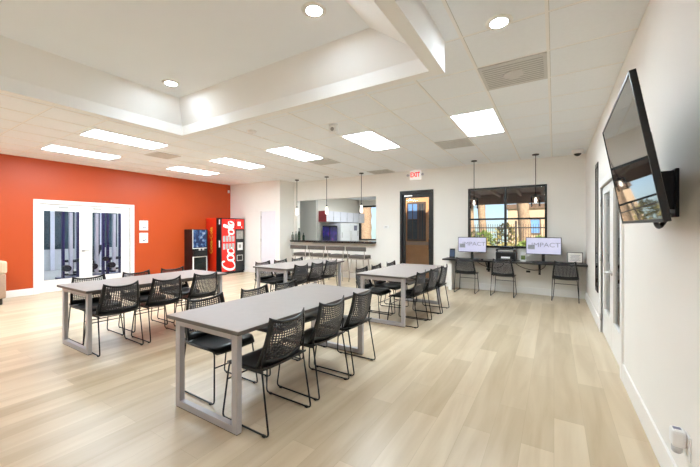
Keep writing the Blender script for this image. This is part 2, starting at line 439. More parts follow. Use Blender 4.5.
# tall black framed strip near the far corner of the right wall
w = thing('window_2', (XR, 6.30, .50), 'tall narrow black framed window near the far right corner', 'window'); w['kind'] = 'structure'
fr = MB('black')
for bx in ((-.012, -.17, 0, 0, -.13, 1.96), (-.012, .13, 0, 0, .17, 1.96), (-.012, -.13, 0, 0, .13, .06), (-.012, -.13, 1.90, 0, .13, 1.96)): fr.box(*bx)
fr.build('window_frame', parent=w)
B('pane', 'darkglass', w, (-.006, -.13, .06, -.002, .13, 1.90))

# ------------------------------------------------------------------ ceiling fittings
def pyname(x, y): return None
def panel(x0, y0, label):
    t = thing('ceiling_light', (x0+.305, y0+.61, H), label, 'ceiling light', 'recessed ceiling panel lights')
    f = MB('trim')
    for bx in ((-.295, -.60, -.008, .295, -.575, -.002), (-.295, .575, -.008, .295, .60, -.002), (-.295, -.575, -.008, -.27, .575, -.002), (.27, -.575, -.008, .295, .575, -.002)): f.box(*bx)
    f.build('light_frame', parent=t)
    B('diffuser', 'panel', t, (-.27, -.575, -.010, .27, .575, -.001))
PX = [-1.265-1.83*k for k in range(5)]
NL = ['bright ceiling panel light nearest the television and the window wall', 'bright ceiling panel light between the large vent and the smoke detector',
      'bright ceiling panel light over the table by the breakfast bar', 'bright ceiling panel light left of centre, near the alcove corner',
      'bright ceiling panel light closest to the drink machines along the orange wall']
for k, x in enumerate(PX): panel(x, 4.64+.02*k, NL[k])
panel(PX[3], 2.26, 'long bright ceiling panel light left of the raised ceiling, away from the orange wall')
panel(PX[4], 2.26, 'long bright ceiling panel light above the glazed double doors')
panel(PX[3], -.24, 'unseen ceiling panel light added far left, level with the viewpoint')  # this row is out of view, added as fill light
panel(PX[4], -.24, 'unseen ceiling panel light added along the orange wall, level with the viewpoint')  # out of view too, added for fill

def downlight(x, y, z, label):
    t = thing('downlight', (x, y, z), label, 'downlight', 'round recessed downlights')
    k = MB('trim'); k.lathe([(.062, -.010), (.085, -.010), (.098, -.004), (.098, 0), (.062, 0), (.062, -.010)], n=24, cap=False); k.build('trim_ring', parent=t)
    k = MB('down'); k.lathe([(.061, -.006), (.061, -.001)], n=24); k.build('lens', parent=t)
downlight(-1.631, 2.083, ZT, 'round downlight at the top of the raised ceiling, nearest the viewpoint')
downlight(-3.897, 2.215, ZT, 'round downlight in the far left corner of the raised ceiling')
downlight(-.36, 2.753, H, 'round downlight in the tile ceiling near the large grey vent')
for x, y in ((-1.631, -.3), (-3.897, -.3)):  # out-of-view downlights added to lighten the raised ceiling
    downlight(x, y, ZT, 'unseen round downlight added in the raised ceiling behind the viewpoint')
downlight(-.36, -.6, H, 'unseen round downlight added in the tile ceiling behind the viewpoint')  # one more unseen downlight, added to brighten the near end

def vent(x0, y0, x1, y1, label, n=7):
    t = thing('ceiling_vent', ((x0+x1)/2, (y0+y1)/2, H), label, 'vent', 'grey ceiling vents')
    a, b_ = (x1-x0)/2, (y1-y0)/2
    B('vent_plate', 'vent', t, (-a, -b_, -.012, a, b_, -.002))
    k = MB('vent_dark')
    for i in range(n):
        yy = -b_+.04+(2*b_-.08)*(i+.5)/n
        k.box(-a+.03, yy-.006, -.014, a-.03, yy+.006, -.011)
    k.build('slats', parent=t)
    return t
t = vent(-.645, 3.43, -.055, 4.02, 'large square grey return vent near the downlight', 11)
k = MB('vent'); k.lathe([(.09, -.02), (.10, -.012), (.04, -.012)], n=20); k.build('vent_hub', parent=t)
vent(-1.86, 5.92, -1.27, 6.5, 'square grey vent just beyond the panel light nearest the television')
vent(-4.34, 7.85, -3.72, 8.36, 'grey vent in front of the serving opening, left of the exit sign')
vent(-7.38, 3.62, -6.86, 4.12, 'faint grey vent between the four left panel lights')
vent(-4.88, 5.98, -4.30, 6.5, 'grey vent beyond the panel light over the breakfast bar table')
t = thing('smoke_detector', (-4.147, 3.68, H), 'flat round white smoke detector beside the raised ceiling corner', 'smoke detector')
k = MB('white'); k.lathe([(.03, -.035), (.055, -.03), (.07, -.012), (.075, 0)], n=20); k.build('housing', parent=t)
B('sensor_slot', 'vent_dark', t, (-.02, -.002, -.037, .02, .002, -.034))
t = thing('motion_sensor', (-2.855, 4.125, H), 'boxy white ceiling sensor with dark eye near the middle light', 'sensor')
k = MB('white'); k.lathe([(.06, -.02), (.075, 0)], n=16); k.box(-.065, -.045, -.12, .065, .045, -.02, .014); k.build('housing', parent=t)
k = MB('vent_dark'); k.tube([(.01, -.044, -.075), (.01, -.056, -.075)], .03, 12); k.build('eye', parent=t)
t = thing('security_camera', (.40, 7.99, H), 'small dome camera on the ceiling by the far right corner', 'camera')
k = MB('white'); k.lathe([(.085, -.075), (.105, -.05), (.105, 0)], n=20); k.build('housing', parent=t)
k = MB('tvbody'); k.lathe([(.002, -.125), (.035, -.115), (.06, -.09), (.066, -.07)], n=20); k.build('dome', parent=t)
t = thing('alarm_sensor', (XL, 7.66, 2.80), 'tiny white sensor high in the corner of the orange wall', 'sensor')
B('housing', 'white', t, (0, -.03, -.05, .045, .03, .05), bev=.008); B('sensor_window', 'vent', t, (.045, -.018, -.03, .047, .018, .0))

# exit sign
t = thing('exit_sign', (-3.147, 8.40, H), 'white emergency sign with red EXIT letters above the glass door', 'sign')
B('housing', 'exitwhite', t, (-.15, -.035, -.25, .15, .03, -.02), bev=.008)
B('mount', 'exitwhite', t, (-.06, -.02, -.02, .06, .02, 0))
text_mesh('lettering', 'EXIT', .18, 'exitred', t, (0, -.037, -.13), (PI/2, 0, 0), bold=.006, sx=.74)
for s in (-1, 1):
    k = MB('alu'); k.tube([(s*.15, 0, -.13), (s*.19, -.01, -.13)], .012, 8); k.tube([(s*.205, .01, -.13), (s*.205, -.045, -.13)], [.02, .035], 12); k.build('lamp_head', parent=t)

# pendants over the bar
def pendant(x, y, label):
    t = thing('pendant_lamp', (x, y, H), label, 'pendant lamp', 'slim pendants over the breakfast bar')
    k = MB('bracket'); k.lathe([(.062, -.022), (.066, -.010), (.066, 0)], n=18); k.build('canopy', parent=t)
    k = MB('bracket'); k.tube([(0, 0, -.01), (0, 0, -.86)], .008, 8); k.lathe([(.022, -.91), (.022, -.86), (.01, -.84)], n=12); k.build('stem', parent=t)
    k = MB('lamp_glass'); k.lathe([(.02, -1.125), (.040, -1.12), (.048, -1.06), (.040, -.97), (.022, -.90)], n=18); k.build('lamp_shade', parent=t)
pendant(-6.97, 8.02, 'slim white glass pendant at the left end over the bar')
pendant(-5.80, 8.02, 'slim white glass pendant over the middle of the bar')
pendant(-4.60, 8.02, 'slim white glass pendant at the right end over the bar')
def lantern(x, label):
    t = thing('pendant_lantern', (x, 7.97, H), label, 'pendant lamp', 'clear glass pendants before the window')
    k = MB('bracket'); k.lathe([(.062, -.020), (.066, -.010), (.066, 0)], n=18); k.build('canopy', parent=t)
    k = MB('bracket'); k.tube([(0, 0, -.01), (0, 0, -.86)], .007, 8); k.lathe([(.03, -.90), (.03, -.86), (.012, -.84)], n=12); k.build('stem', parent=t)
    k = MB('glasslamp'); k.lathe([(.088, -1.10), (.090, -.88)], n=20, cap=False); k.use('bracket').lathe([(.092, -.885), (.094, -.872), (.03, -.868)], n=20); k.build('lamp_shade', parent=t)
    k = MB('lamp_glass'); k.lathe([(.006, -1.03), (.024, -1.01), (.028, -.97), (.014, -.91)], n=14); k.build('bulb', parent=t)
lantern(-1.57, 'clear glass pendant in front of the left half of the window')
lantern(-.33, 'clear glass pendant in front of the right half of the window')

# ------------------------------------------------------------------ tables
def table(x0, y0, label, dup_of=None):
    if dup_of: return dup(dup_of, (x0+.48, y0+.935, 0), label=label)
    t = thing('table', (x0+.48, y0+.935, 0), label, 'table', 'grey topped work tables')
    tp = MB('edge'); tp.box(-.435, -.94, .718, .435, .94, .745, .002); tp.use('laminate').box(-.4335, -.9385, .7445, .4335, .9385, .748)
    tp.build('tabletop', parent=t)
    for s in (-1, 1):
        f = MB('alu'); a, b_ = s*.88-.022, s*.88+.022
        f.box(-.375, a, .006, -.317, b_, .718, .003); f.box(.317, a, .006, .375, b_, .718, .003)
        f.box(-.317, a, .006, .317, b_, .058, .003); f.box(-.317, a, .665, .317, b_, .718, .003)
        l = f.build('leg', parent=t)
        B('foot_pad', 'foot', l, (-.37, a+.004, 0, .37, b_-.004, .006))
    B('rail', 'edge', t, (-.30, -.858, .675, -.26, .858, .718), (.26, -.858, .675, .30, .858, .718))
    return t
T1 = table(-2.735, 1.50, 'grey topped table with silver loop legs closest to the viewpoint')
T2 = table(-5.40, 1.585, 'grey topped table with silver loop legs in front of the glazed double doors', T1)
T3 = table(-4.94, 4.37, 'grey topped table with silver loop legs before the breakfast bar stools', T1)
T4 = table(-2.73, 4.515, 'grey topped table with silver loop legs before the exit door', T1)

# ------------------------------------------------------------------ chairs
def bsurf(u, t):
    zt = .782 + .040*abs(u)**2.8
    zb = .462 - .012*(1-u*u)
    z = zb + t*(zt-zb)
    hw = .232 - .034*t - .014*t*t
    x = -.180 - .075*t - .022*math.sin(PI*t) + .055*u*u*(.7+.3*(1-t))
    return Vector((x, u*hw, z))
def make_chair():
    t = thing('chair', (0, 0, 0), 'x', 'chair', 'x')
    # solid surround of the back
    NU, NT = 20, 18; iu, it0, it1 = .85, .17, .935
    us = [-1, -.93, -iu] + [-iu+2*iu*i/12 for i in range(1, 12)] + [iu, .93, 1]
    ts = [0, .08, it0] + [it0+(it1-it0)*i/10 for i in range(1, 10)] + [it1, .97, 1]
    f = MB('plastic'); V = {}
    def vv(i, j, k):
        if (i, j, k) not in V:
            p = bsurf(us[i], ts[j]); th = .008 if 0 < i < len(us)-1 and 0 < j < len(ts)-1 else .005
            V[i, j, k] = f.bm.verts.new(p+Vector((th if k else -th, 0, 0)))
        return V[i, j, k]
    nu, nt = len(us)-1, len(ts)-1
    solid = lambda i, j: 0 <= i < nu and 0 <= j < nt and not (us[i] >= -iu-1e-6 and us[i+1] <= iu+1e-6 and ts[j] >= it0-1e-6 and ts[j+1] <= it1+1e-6)
    for i in range(nu):
        for j in range(nt):
            if not solid(i, j): continue
            for k in (0, 1):
                q = f._f([vv(i, j, k), vv(i+1, j, k), vv(i+1, j+1, k), vv(i, j+1, k)])
                if q: q.smooth = True
            for di, dj, e in ((-1, 0, ((i, j), (i, j+1))), (1, 0, ((i+1, j), (i+1, j+1))), (0, -1, ((i, j), (i+1, j))), (0, 1, ((i, j+1), (i+1, j+1)))):
                if not solid(i+di, j+dj): f._f([vv(*e[0], 0), vv(*e[1], 0), vv(*e[1], 1), vv(*e[0], 1)])
    f.build('back_frame', parent=t)
    # perforated panel: a lattice of diamond holes
    p = MB('mesh'); V2 = {}; CU, CT = 16, 14
    def pv(a, b_, k):
        key = (round(a*8), round(b_*8), k)
        if key not in V2:
            u = -iu-.02+(2*iu+.04)*a/CU; tt = it0-.01+(it1-it0+.02)*b_/CT
            V2[key] = p.bm.verts.new(bsurf(u, tt)+Vector((.0018 if k else -.0018, 0, 0)))
        return V2[key]
    for i in range(CU):
        for j in range(CT):
            r = .405; cx, cy = i+.5, j+.5
            hs = [(cx, cy-r), (cx+r, cy), (cx, cy+r), (cx-r, cy)]
            mids = [(cx, j), (i+1, cy), (cx, j+1), (i, cy)]
            cor = [(i, j), (i+1, j), (i+1, j+1), (i, j+1)]
            for k in (0, 1):
                for c_, m1, h1, h0, m0 in ((cor[0], mids[0], hs[0], hs[3], mids[3]), (cor[1], mids[1], hs[1], hs[0], mids[0]), (cor[2], mids[2], hs[2], hs[1], mids[1]), (cor[3], mids[3], hs[3], hs[2], mids[2])):
                    p._f([pv(*q, k) for q in (c_, m1, h1, h0, m0)])
            for a in range(4):
                b_ = (a+1) % 4
                p._f([pv(*hs[a], 0), pv(*hs[b_], 0), pv(*hs[b_], 1), pv(*hs[a], 1)])
    p.build('back_mesh', parent=t)
    # seat shell
    s = MB('plastic'); ns, nv = 12, 10; R = {}
    for i in range(ns+1):
        for j in range(nv+1):
            q = i/ns; u = -1+2*j/nv
            x = -.205+.445*q; hw = .225+.012*math.sin(PI*q) - (.03*max(0, q-.85)/.15)
            z = .448 - .018*math.sin(PI*min(1, q*1.1))*(1-u*u) - .035*max(0, (q-.80)/.20)**2 + .02*max(0, (.12-q)/.12)
            z += .006*u*u
            for k in (0, 1): R[i, j, k] = s.bm.verts.new((x, u*hw, z-(.016 if k else 0)))
    for k in (0, 1):
        for i in range(ns):
            for j in range(nv):
                q = s._f([R[i, j, k], R[i+1, j, k], R[i+1, j+1, k], R[i, j+1, k]])
                if q: q.smooth = True
    for i in range(ns):
        for j in (0, nv): s._f([R[i, j, 0], R[i+1, j, 0], R[i+1, j, 1], R[i, j, 1]])
    for j in range(nv):
        for i in (0, ns): s._f([R[i, j, 0], R[i, j+1, 0], R[i, j+1, 1], R[i, j, 1]])
    s.build('seat', parent=t)
    for sg in (-1, 1):
        k = MB('rod')
        path = fillet([(-.196, sg*.212, .60), (-.172, sg*.219, .47), (-.252, sg*.228, .0105), (.248, sg*.226, .0105), (.205, sg*.195, .423), (-.16, sg*.195, .425)], .035, 4)
        k.tube(path, .0068, 8)
        l = k.build('leg', parent=t)
        for gx in (-.205, .20):
            B('glide', 'foot', l, (gx-.014, sg*.228-.0085, 0, gx+.014, sg*.228+.0085, .016), bev=.002)
    k = MB('rod'); k.tube([(.219, -.207, .295), (.219, .207, .295)], .006, 8); k.build('crossbar', parent=t)
    k = MB('rod'); k.tube([(-.02, -.195, .423), (-.02, .195, .423)], .006, 8); k.tube([(.12, -.195, .421), (.12, .195, .421)], .006, 8); k.build('seat_support', parent=t)
    return t
proto = make_chair()
for o in list(bpy.data.objects):
    cs = [c for c in bpy.data.objects if c.parent is o]
    if cs: CH[o.name] = cs
def kids(o, _base=dict(CH)):
    return _base.get(o.name, [])
# copies carry other names, so copy the prototype tree only
used = False
def chair(x, y, rz, label, group):
    global used
    if not used:
        used = True; proto.location = (x, y, 0); proto.rotation_euler = (0, 0, rz); proto['label'] = label; proto['group'] = group; return
    dup(proto, (x, y, 0), rz, label, group)
GC = 'black mesh sled chairs round the tables'
sets = [
    ('closest table', -1.915, (1.855, 2.44, 2.985), -2.60, (1.93, 2.54, 3.04)),
    ('table by the glazed double doors', -4.60, (1.90, 2.44, 3.02), -5.215, (1.95, 2.55, 3.11)),
    ('table before the bar stools', -4.19, (4.70, 5.185, 5.67), -4.77, (4.70, 5.21, 5.76)),
    ('table before the exit door', -1.875, (4.83, 5.35, 5.84), -2.555, (4.84, 5.39, 6.02)),
]
ends = ('near', 'middle', 'far')
for nm, xr, ysr, xl, ysl in sets:
    for e, y in zip(ends, ysr): chair(xr - (.06 if (xr > -1.9 and e == 'near') else .02 if xr > -1.9 and e == 'middle' else 0), y, PI+random.uniform(-.03, .03), f'black mesh chair, {e} one on the right of the {nm}', GC)
    for e, y in zip(ends, ysl): chair(xl, y, random.uniform(-.03, .03), f'black mesh chair, {e} one on the left of the {nm}', GC)
GD = 'black mesh sled chairs at the wall desk'
chair(-1.735, 7.98, PI/2, 'black mesh back sled chair at the desk before the left monitor', GD)
chair(-.945, 7.97, PI/2-.03, 'black mesh back sled chair at the desk before the black printer', GD)
chair(.20, 8.08, PI/2-.05, 'black mesh back sled chair at the desk before the framed notice', GD)

# ------------------------------------------------------------------ breakfast bar and stools
t = thing('bar_counter', (-5.9, YB, 1.06), 'dark countertop ledge of the serving opening', 'countertop')
B('worktop', 'counter', t, (-1.54, -.22, .0, 1.56, -.002, .042), (-1.40, -.002, .002, 1.53, .152, .042), (-1.41, .152, .0, 1.56, .35, .042), bev=.004)
B('edge_strip', 'counter', t, (-1.53, -.20, -.012, 1.55, -.004, .0))

def make_stool():
    t = thing('bar_stool', (0, 0, 0), 'x', 'bar stool', 'bar stools along the serving counter')
    B('seat', 'stool', t, (-.25, -.18, .65, .25, .19, .74), bev=.015)
    B('backrest', 'stool', t, (-.318, -.24, .86, .318, -.205, .975), bev=.008)
    k = MB('stool_leg')
    k.box(-.27, -.17, .625, .27, .18, .65)
    for sx in (-1, 1):
        k.tube(fillet([(sx*.24, -.12, .638), (sx*.265, -.20, .65), (sx*.265, -.222, .93)], .03), .013, 8)
    k.build('seat_frame', parent=t)
    for sx in (-1, 1):
        for sy in (-1, 1):
            k = MB('stool_leg'); k.tube([(sx*.19, sy*.14, .63), (sx*.235, sy*.20, 0)], [.018, .013], 8); k.build('leg', parent=t)
    k = MB('stool_leg')
    c4 = [(.216, .176), (-.216, .176), (-.216, -.176), (.216, -.176)]
    for a, b_ in zip(c4, c4[1:]+c4[:1]): k.tube([(a[0], a[1], .26), (b_[0], b_[1], .26)], .009, 8)
    k.build('footrest', parent=t)
    return t
st = make_stool()
CH2 = {o.name: [c for c in bpy.data.objects if c.parent is o] for o in [st]}
def kids(o, _b=dict(CH2)): return _b.get(o.name, [])
SN = ['bar stool with taupe seat, leftmost along the serving counter', 'bar stool with taupe seat, second from the left along the counter',
      'bar stool with taupe seat, second from the right along the counter', 'bar stool with taupe seat, rightmost and nearest the exit door']
for i, x in enumerate((-6.64, -5.96, -5.28, -4.60)):
    o = st if i == 0 else dup(st)
    o.location = (x, 7.93, 0); o['label'] = SN[i]

# bottles on the left of the counter
def bottle(x, y, r, h, m, label):
    t = thing('bottle', (x, y, 1.102), label, 'bottle', 'bottles at the end of the serving counter')
    k = MB(m); k.lathe([(r*.9, 0), (r, .01), (r, h*.55), (r*.75, h*.68), (r*.33, h*.78), (r*.33, h*.94)], n=16); k.build('body', parent=t)
    k = MB('foot'); k.lathe([(r*.38, h*.93), (r*.38, h)], n=12); k.build('cap', parent=t)
bottle(-7.37, 8.27, .042, .27, 'bottle2', 'short grey bottle furthest left on the dark counter')
bottle(-7.25, 8.30, .045, .29, 'bottle2', 'pale grey bottle left of the tall green bottle')
bottle(-7.10, 8.28, .047, .40, 'bottle', 'tallest dark green bottle on the counter')
bottle(-6.93, 8.30, .040, .25, 'bottle', 'short dark bottle furthest right of the four on the counter')

# thermostat between opening and exit door
t = thing('thermostat', (-4.02, YB, 1.525), 'small pale thermostat between serving opening and exit door', 'thermostat')
B('housing', 'white', t, (-.075, -.03, -.04, .075, 0, .04), bev=.006); B('display', 'vent', t, (-.04, -.032, -.015, .04, -.029, .02))

# ------------------------------------------------------------------ computer desk
t = thing('wall_desk', (-.87, 8.165, 0), 'long thin black desk under the window', 'desk')
B('desktop', 'desk', t, (-1.42, -.265, .715, 1.432, .263, .752), bev=.003)
B('end_panel', 'wall', t, (-1.30, -.16, 0, -1.22, .245, .715))
for x in (-.45, .60):
    k = MB('bracket'); k.box(x-.02, .20, .45, x+.02, .262, .715); k.tube([(x, .22, .48), (x, -.18, .70)], .012, 8); k.build('bracket', parent=t)

def monitor(x, y, wdt, label, rz):
    t = thing('monitor', (x, y, .752), label, 'monitor', 'desktop monitors at the wall desk', rz)
    h = wdt*.56
    k = MB('tvbody'); k.box(-wdt/2, -.012, .16, wdt/2, .02, .16+h, .004); k.box(-wdt*.3, .02, .18, wdt*.3, .045, .10+h*.8, .006); k.build('casing', parent=t)
    s = B('screen', 'monitor', t, (-wdt/2+.012, -.0135, .175, wdt/2-.012, -.0115, .16+h-.012))
    text_mesh('lettering', 'IMPACT', wdt*.20, 'mtext', s, (wdt*.06, -.0145, .16+h*.55), (PI/2, 0, 0), depth=.0004, sx=1.15)
    B('icon', 'mtile', s, (-wdt*.44, -.0146, .16+h*.30, -wdt*.24, -.0134, .16+h*.56))
    k = MB('tvbody'); k.box(-.03, .01, .012, .03, .04, .20, .003); k.build('stand_neck', parent=t)
    k = MB('tvbody'); k.box(-.12, -.07, 0, .12, .10, .013, .004); k.build('stand_base', parent=t)
    return t
monitor(-1.655, 8.17, .64, 'slim black monitor showing a lavender picture, left of the printer', .05)
monitor(-.195, 8.17, .66, 'slim black monitor showing a lavender picture, right of the printer', 0)
def keyboard(x, y, label):
    t = thing('keyboard', (x, y, .752), label, 'keyboard', 'keyboards on the wall desk')
    B('keyboard_tray', 'tvbody', t, (-.22, -.07, 0, .22, .07, .014), bev=.004)
    k = MB('keys')
    for r in range(5):
        for c_ in range(14): k.box(-.208+c_*.03, -.06+r*.025, .0135, -.208+c_*.03+.025, -.06+r*.025+.02, .019)
    k.build('keys', parent=t)
keyboard(-1.69, 8.00, 'black keyboard below the left monitor')
keyboard(-.17, 8.00, 'black keyboard below the right monitor')
def mouse(x, y, label):
    t = thing('computer_mouse', (x, y, .752), label, 'mouse', 'computer mice on the wall desk')
    k = MB('tvbody'); k.lathe([(.030, 0), (.032, .012), (.025, .026), (.008, .032)], n=14); k.build('mouse_body', parent=t)
    B('wheel', 'vent', t, (-.004, -.02, .027, .004, -.005, .033))
mouse(-1.40, 7.99, 'small black mouse right of the left keyboard')
mouse(.13, 7.99, 'small black mouse right of the right keyboard')
# printer
t = thing('printer', (-.91, 8.14, .752), 'black multifunction printer between the two monitors', 'printer')
B('body', 'tvbody', t, (-.20, -.17, 0, .20, .20, .20), bev=.012)
B('scanner_lid', 'plastic', t, (-.20, -.15, .21, .20, .20, .27), bev=.012)
B('scanner_gap', 'foot', t, (-.19, -.14, .198, .19, .19, .212))
B('control_panel', 'vent_dark', t, (-.15, -.178, .205, .15, -.15, .245), bev=.004)
B('paper_stack', 'white', t, (-.09, -.176, .06, .09, -.168, .10))
B('output_tray', 'plastic', t, (-.16, -.22, .02, .16, -.16, .045), bev=.005)
B('document_feeder', 'plastic', t, (-.14, .02, .27, .14, .17, .32), bev=.012)
# phone
t = thing('desk_phone', (-2.11, 8.12, .752), 'small dark blue phone on a stand at the left end of the desk', 'phone')
k = MB('tvbody'); k.obox(Vector((0, .02, .12)), (.13, .02, .23), Matrix.Rotation(-.18, 3, 'X'), .006); k.build('phone_body', parent=t)
k = MB('pinkbag'); k.obox(Vector((0, .007, .125)), (.11, .004, .16), Matrix.Rotation(-.18, 3, 'X')); k.build('screen', parent=t)
B('stand', 'tvbody', t, (-.06, -.03, 0, .06, .08, .02), bev=.004)
# framed notice
t = thing('framed_notice', (.37, 8.22, .752), 'white notice in a thin frame standing at the right end of the desk', 'notice')
R = Matrix.Rotation(-.22, 3, 'X')
k = MB('stool'); k.obox(Vector((0, .02, .115)), (.27, .014, .225), R, .003); k.build('notice_frame', parent=t)
k = MB('paper'); k.obox(Vector((0, .0115, .1155)), (.24, .004, .195), R); pg = k.build('page', parent=t)
k = MB('ink')
for i in range(5):
    z = .06+i*.026; k.obox(Vector((0, .0088+(z-.115)*.223, z)), (.18-.03*(i % 2), .0012, .006), R)
k.build('text_lines', parent=pg)
k = MB('tvbody'); k.obox(Vector((0, .075, .07)), (.05, .008, .15), Matrix.Rotation(.35, 3, 'X')); k.build('easel_leg', parent=t)
# little photo card
t = thing('photo_card', (-.575, 8.10, .752), 'small white card with a green picture beside the printer', 'card')
k = MB('white'); k.obox(Vector((0, .02, .10)), (.11, .008, .20), Matrix.Rotation(-.15, 3, 'X'), .002); k.build('card', parent=t)
k = MB('leaf'); k.obox(Vector((0, .0125, .085)), (.08, .003, .09), Matrix.Rotation(-.15, 3, 'X')); k.build('picture', parent=t)
B('stand', 'white', t, (-.04, .0, 0, .04, .06, .012))
# cables hanging under the desk
for x, lab in ((-1.28, 'dark cable looping below the desk left of the printer'), (-.45, 'dark cable looping below the desk right of the printer')):
    t = thing('cable', (x, 8.33, .715), lab, 'cable', 'loose cables below the desk')
    pts = [(0.28+.0*i, 0, 0) for i in range(1)]
    pts = [(.30*math.cos(a*PI)-.0, .02*math.sin(a*5), -.20*math.sin(a*PI)*(1.15-.7*a)) for a in [i/12 for i in range(13)]]
    k = MB('foot'); k.tube(pts, .007, 6); k.build('cord', parent=t)
    k = MB('bracket'); k.box(-.08, -.03, -.22, -.0, .01, -.18, .005); k.build('plug_block', parent=t)

# ------------------------------------------------------------------ drink machine with red panel
VX, VY0, VY1 = -9.05, 6.76, 7.70
t = thing('vending_machine', (VX, (VY0+VY1)/2, 0), 'tall red and black drink machine with white script lettering in the corner', 'vending machine')
hy = (VY1-VY0)/2
k = MB('redside'); k.box(-.77, -hy, .05, -.24, hy, 1.83, .006); body = k.build('cabinet', parent=t)
B('door', 'tvbody', t, (-.24, -hy, .05, -.002, hy, 1.83), bev=.006)
B('base', 'foot', t, (-.75, -hy+.02, 0, -.02, hy-.02, .05))
B('red_panel', 'red', t, (-.002, -hy+.03, .09, .008, .08, 1.80), bev=.002)
B('top_badge', 'red', t, (-.002, .10, 1.47, .006, hy-.03, 1.80), bev=.002)

def ribbon(mb, pts, w0, w1=None, sl=None, thick=.003):
    """brush stroke: flat ribbon in the local (a,b) plane, width varies with direction like a pen held at an angle"""
    P = [Vector((p[0], p[1])) for p in pts]
    # catmull-rom
    Q = []
    for i in range(len(P)-1):
        a, b_, c_, d_ = P[max(i-1, 0)], P[i], P[i+1], P[min(i+2, len(P)-1)]
        for s in range(6):
            u = s/6; Q.append(.5*((2*b_)+(c_-a)*u+(2*a-5*b_+4*c_-d_)*u*u+(-a+3*b_-3*c_+d_)*u**3))
    Q.append(P[-1]); L_, R_ = [], []
    for i, q in enumerate(Q):
        tg = (Q[min(i+1, len(Q)-1)]-Q[max(i-1, 0)]).normalized(); n = Vector((-tg.y, tg.x))
        pen = abs(tg.y)*.9+.1
        w = w0*(.35+.65*pen)*(.35+.65*min(1, min(i, len(Q)-1-i)/3))
        L_.append(q+n*w/2); R_.append(q-n*w/2)
    return L_, R_
def script_word(parent, mtx, strokes, w, m, name):
    k = MB(m)
    for s in strokes:
        L_, R_ = ribbon(k, s, w)
        for i in range(len(L_)-1):
            q = [L_[i], L_[i+1], R_[i+1], R_[i]]
            k.poly([mtx @ Vector((a.x, a.y, 0)) for a in q])
    return k.build(name, parent=parent, recalc=False)
def C_(x, y, s): return [(x+.62*s, y+.78*s), (x+.55*s, y+.98*s), (x+.30*s, y+.92*s), (x+.08*s, y+.55*s), (x+.06*s, y+.18*s), (x+.24*s, y+.0*s), (x+.50*s, y+.10*s), (x+.70*s, y+.32*s)]
def o_(x, y, s): return [(x+.28*s, y+.56*s), (x+.10*s, y+.46*s), (x+.04*s, y+.20*s), (x+.16*s, y+.0*s), (x+.36*s, y+.10*s), (x+.42*s, y+.36*s), (x+.28*s, y+.56*s), (x+.55*s, y+.42*s)]
def c_(x, y, s): return [(x+.38*s, y+.44*s), (x+.28*s, y+.56*s), (x+.10*s, y+.42*s), (x+.04*s, y+.18*s), (x+.16*s, y+.0*s), (x+.36*s, y+.08*s), (x+.52*s, y+.26*s)]
def a_(x, y, s): return [[(x+.40*s, y+.50*s), (x+.22*s, y+.56*s), (x+.05*s, y+.30*s), (x+.10*s, y+.02*s), (x+.28*s, y+.10*s), (x+.40*s, y+.44*s)], [(x+.42*s, y+.56*s), (x+.36*s, y+.16*s), (x+.44*s, y+.0*s), (x+.62*s, y+.18*s)]]
def l_(x, y, s): return [(x+.02*s, y+.20*s), (x+.22*s, y+.60*s), (x+.34*s, y+.98*s), (x+.24*s, y+1.05*s), (x+.12*s, y+.60*s), (x+.12*s, y+.10*s), (x+.24*s, y+.0*s), (x+.42*s, y+.2*s)]
S = .50
mt = Matrix(((0, 0, 1, .0092), (0, -1, 0, .055), (1, 0, 0, .12), (0, 0, 0, 1)))
script_word(t, mt, [C_(0, -.01, S)], .075, 'script', 'script_lettering'); script_word(t, mt, [o_(.30, .03, S*.95)] + [c_(.52, .03, S*.9)], .066, 'script', 'script_lettering')
script_word(t, mt, [[(1.10, .20), (1.14, .23), (1.20, .19)]], .06, 'script', 'script_lettering')
script_word(t, mt, [o_(1.17, .03, S*.8)] + [l_(1.36, .05, S*.72)] + a_(1.45, .03, S*.78)[:1], .062, 'script', 'script_lettering')
can = MB('can')
for r, z in enumerate((.90, 1.15)):
    for c_i in range(4):
        y = -hy+.11+c_i*.118; can.box(.008, y-.045, z-.09, .012, y+.045, z+.10, .003)
can.build('can_pictures', parent=t)
B('coin_panel', 'vent_dark', t, (-.002, .13, 1.14, .008, hy-.06, 1.42), bev=.004)
B('price_plate', 'white', t, (-.002, .17, .76, .010, hy-.08, 1.02), bev=.004)
B('price_window', 'vent_dark', t, (.009, .22, .84, .0125, hy-.16, .95))
k = MB('vent'); k.box(-.002, .15, .40, .012, hy-.08, .42); k.box(-.002, .15, .58, .012, hy-.08, .60); k.box(-.002, .15, .42, .012, .165, .58); k.box(-.002, hy-.095, .42, .012, hy-.08, .58); k.build('delivery_slot', parent=t)
k = MB('chrome'); k.tube([(.0, .25, 1.28), (.02, .25, 1.28)], .03, 12); k.box(.006, .16, 1.18, .014, .20, 1.30); k.box(.006, .30, 1.20, .016, .36, 1.38); k.build('coin_slot', parent=t)
k = MB('script'); k.box(.006, .17, 1.58, .0075, .30, 1.72, .01); k.box(.006, .33, 1.52, .0075, .36, 1.56); k.build('badge_mark', parent=t)
# small letters up the side of the cabinet, then a wide band of marks
text_mesh('side_lettering', 'Coca-Cola', .20, 'gold', t, (-.50, -hy-.001, 1.10), (PI/2, -PI/2, 0), depth=.001, bold=.004, sx=1.0)
B('door_hinge', 'white', t, (-.10, -hy-.006, 1.62, -.05, -hy, 1.78), (-.10, -hy-.006, .88, -.05, -hy, 1.10))

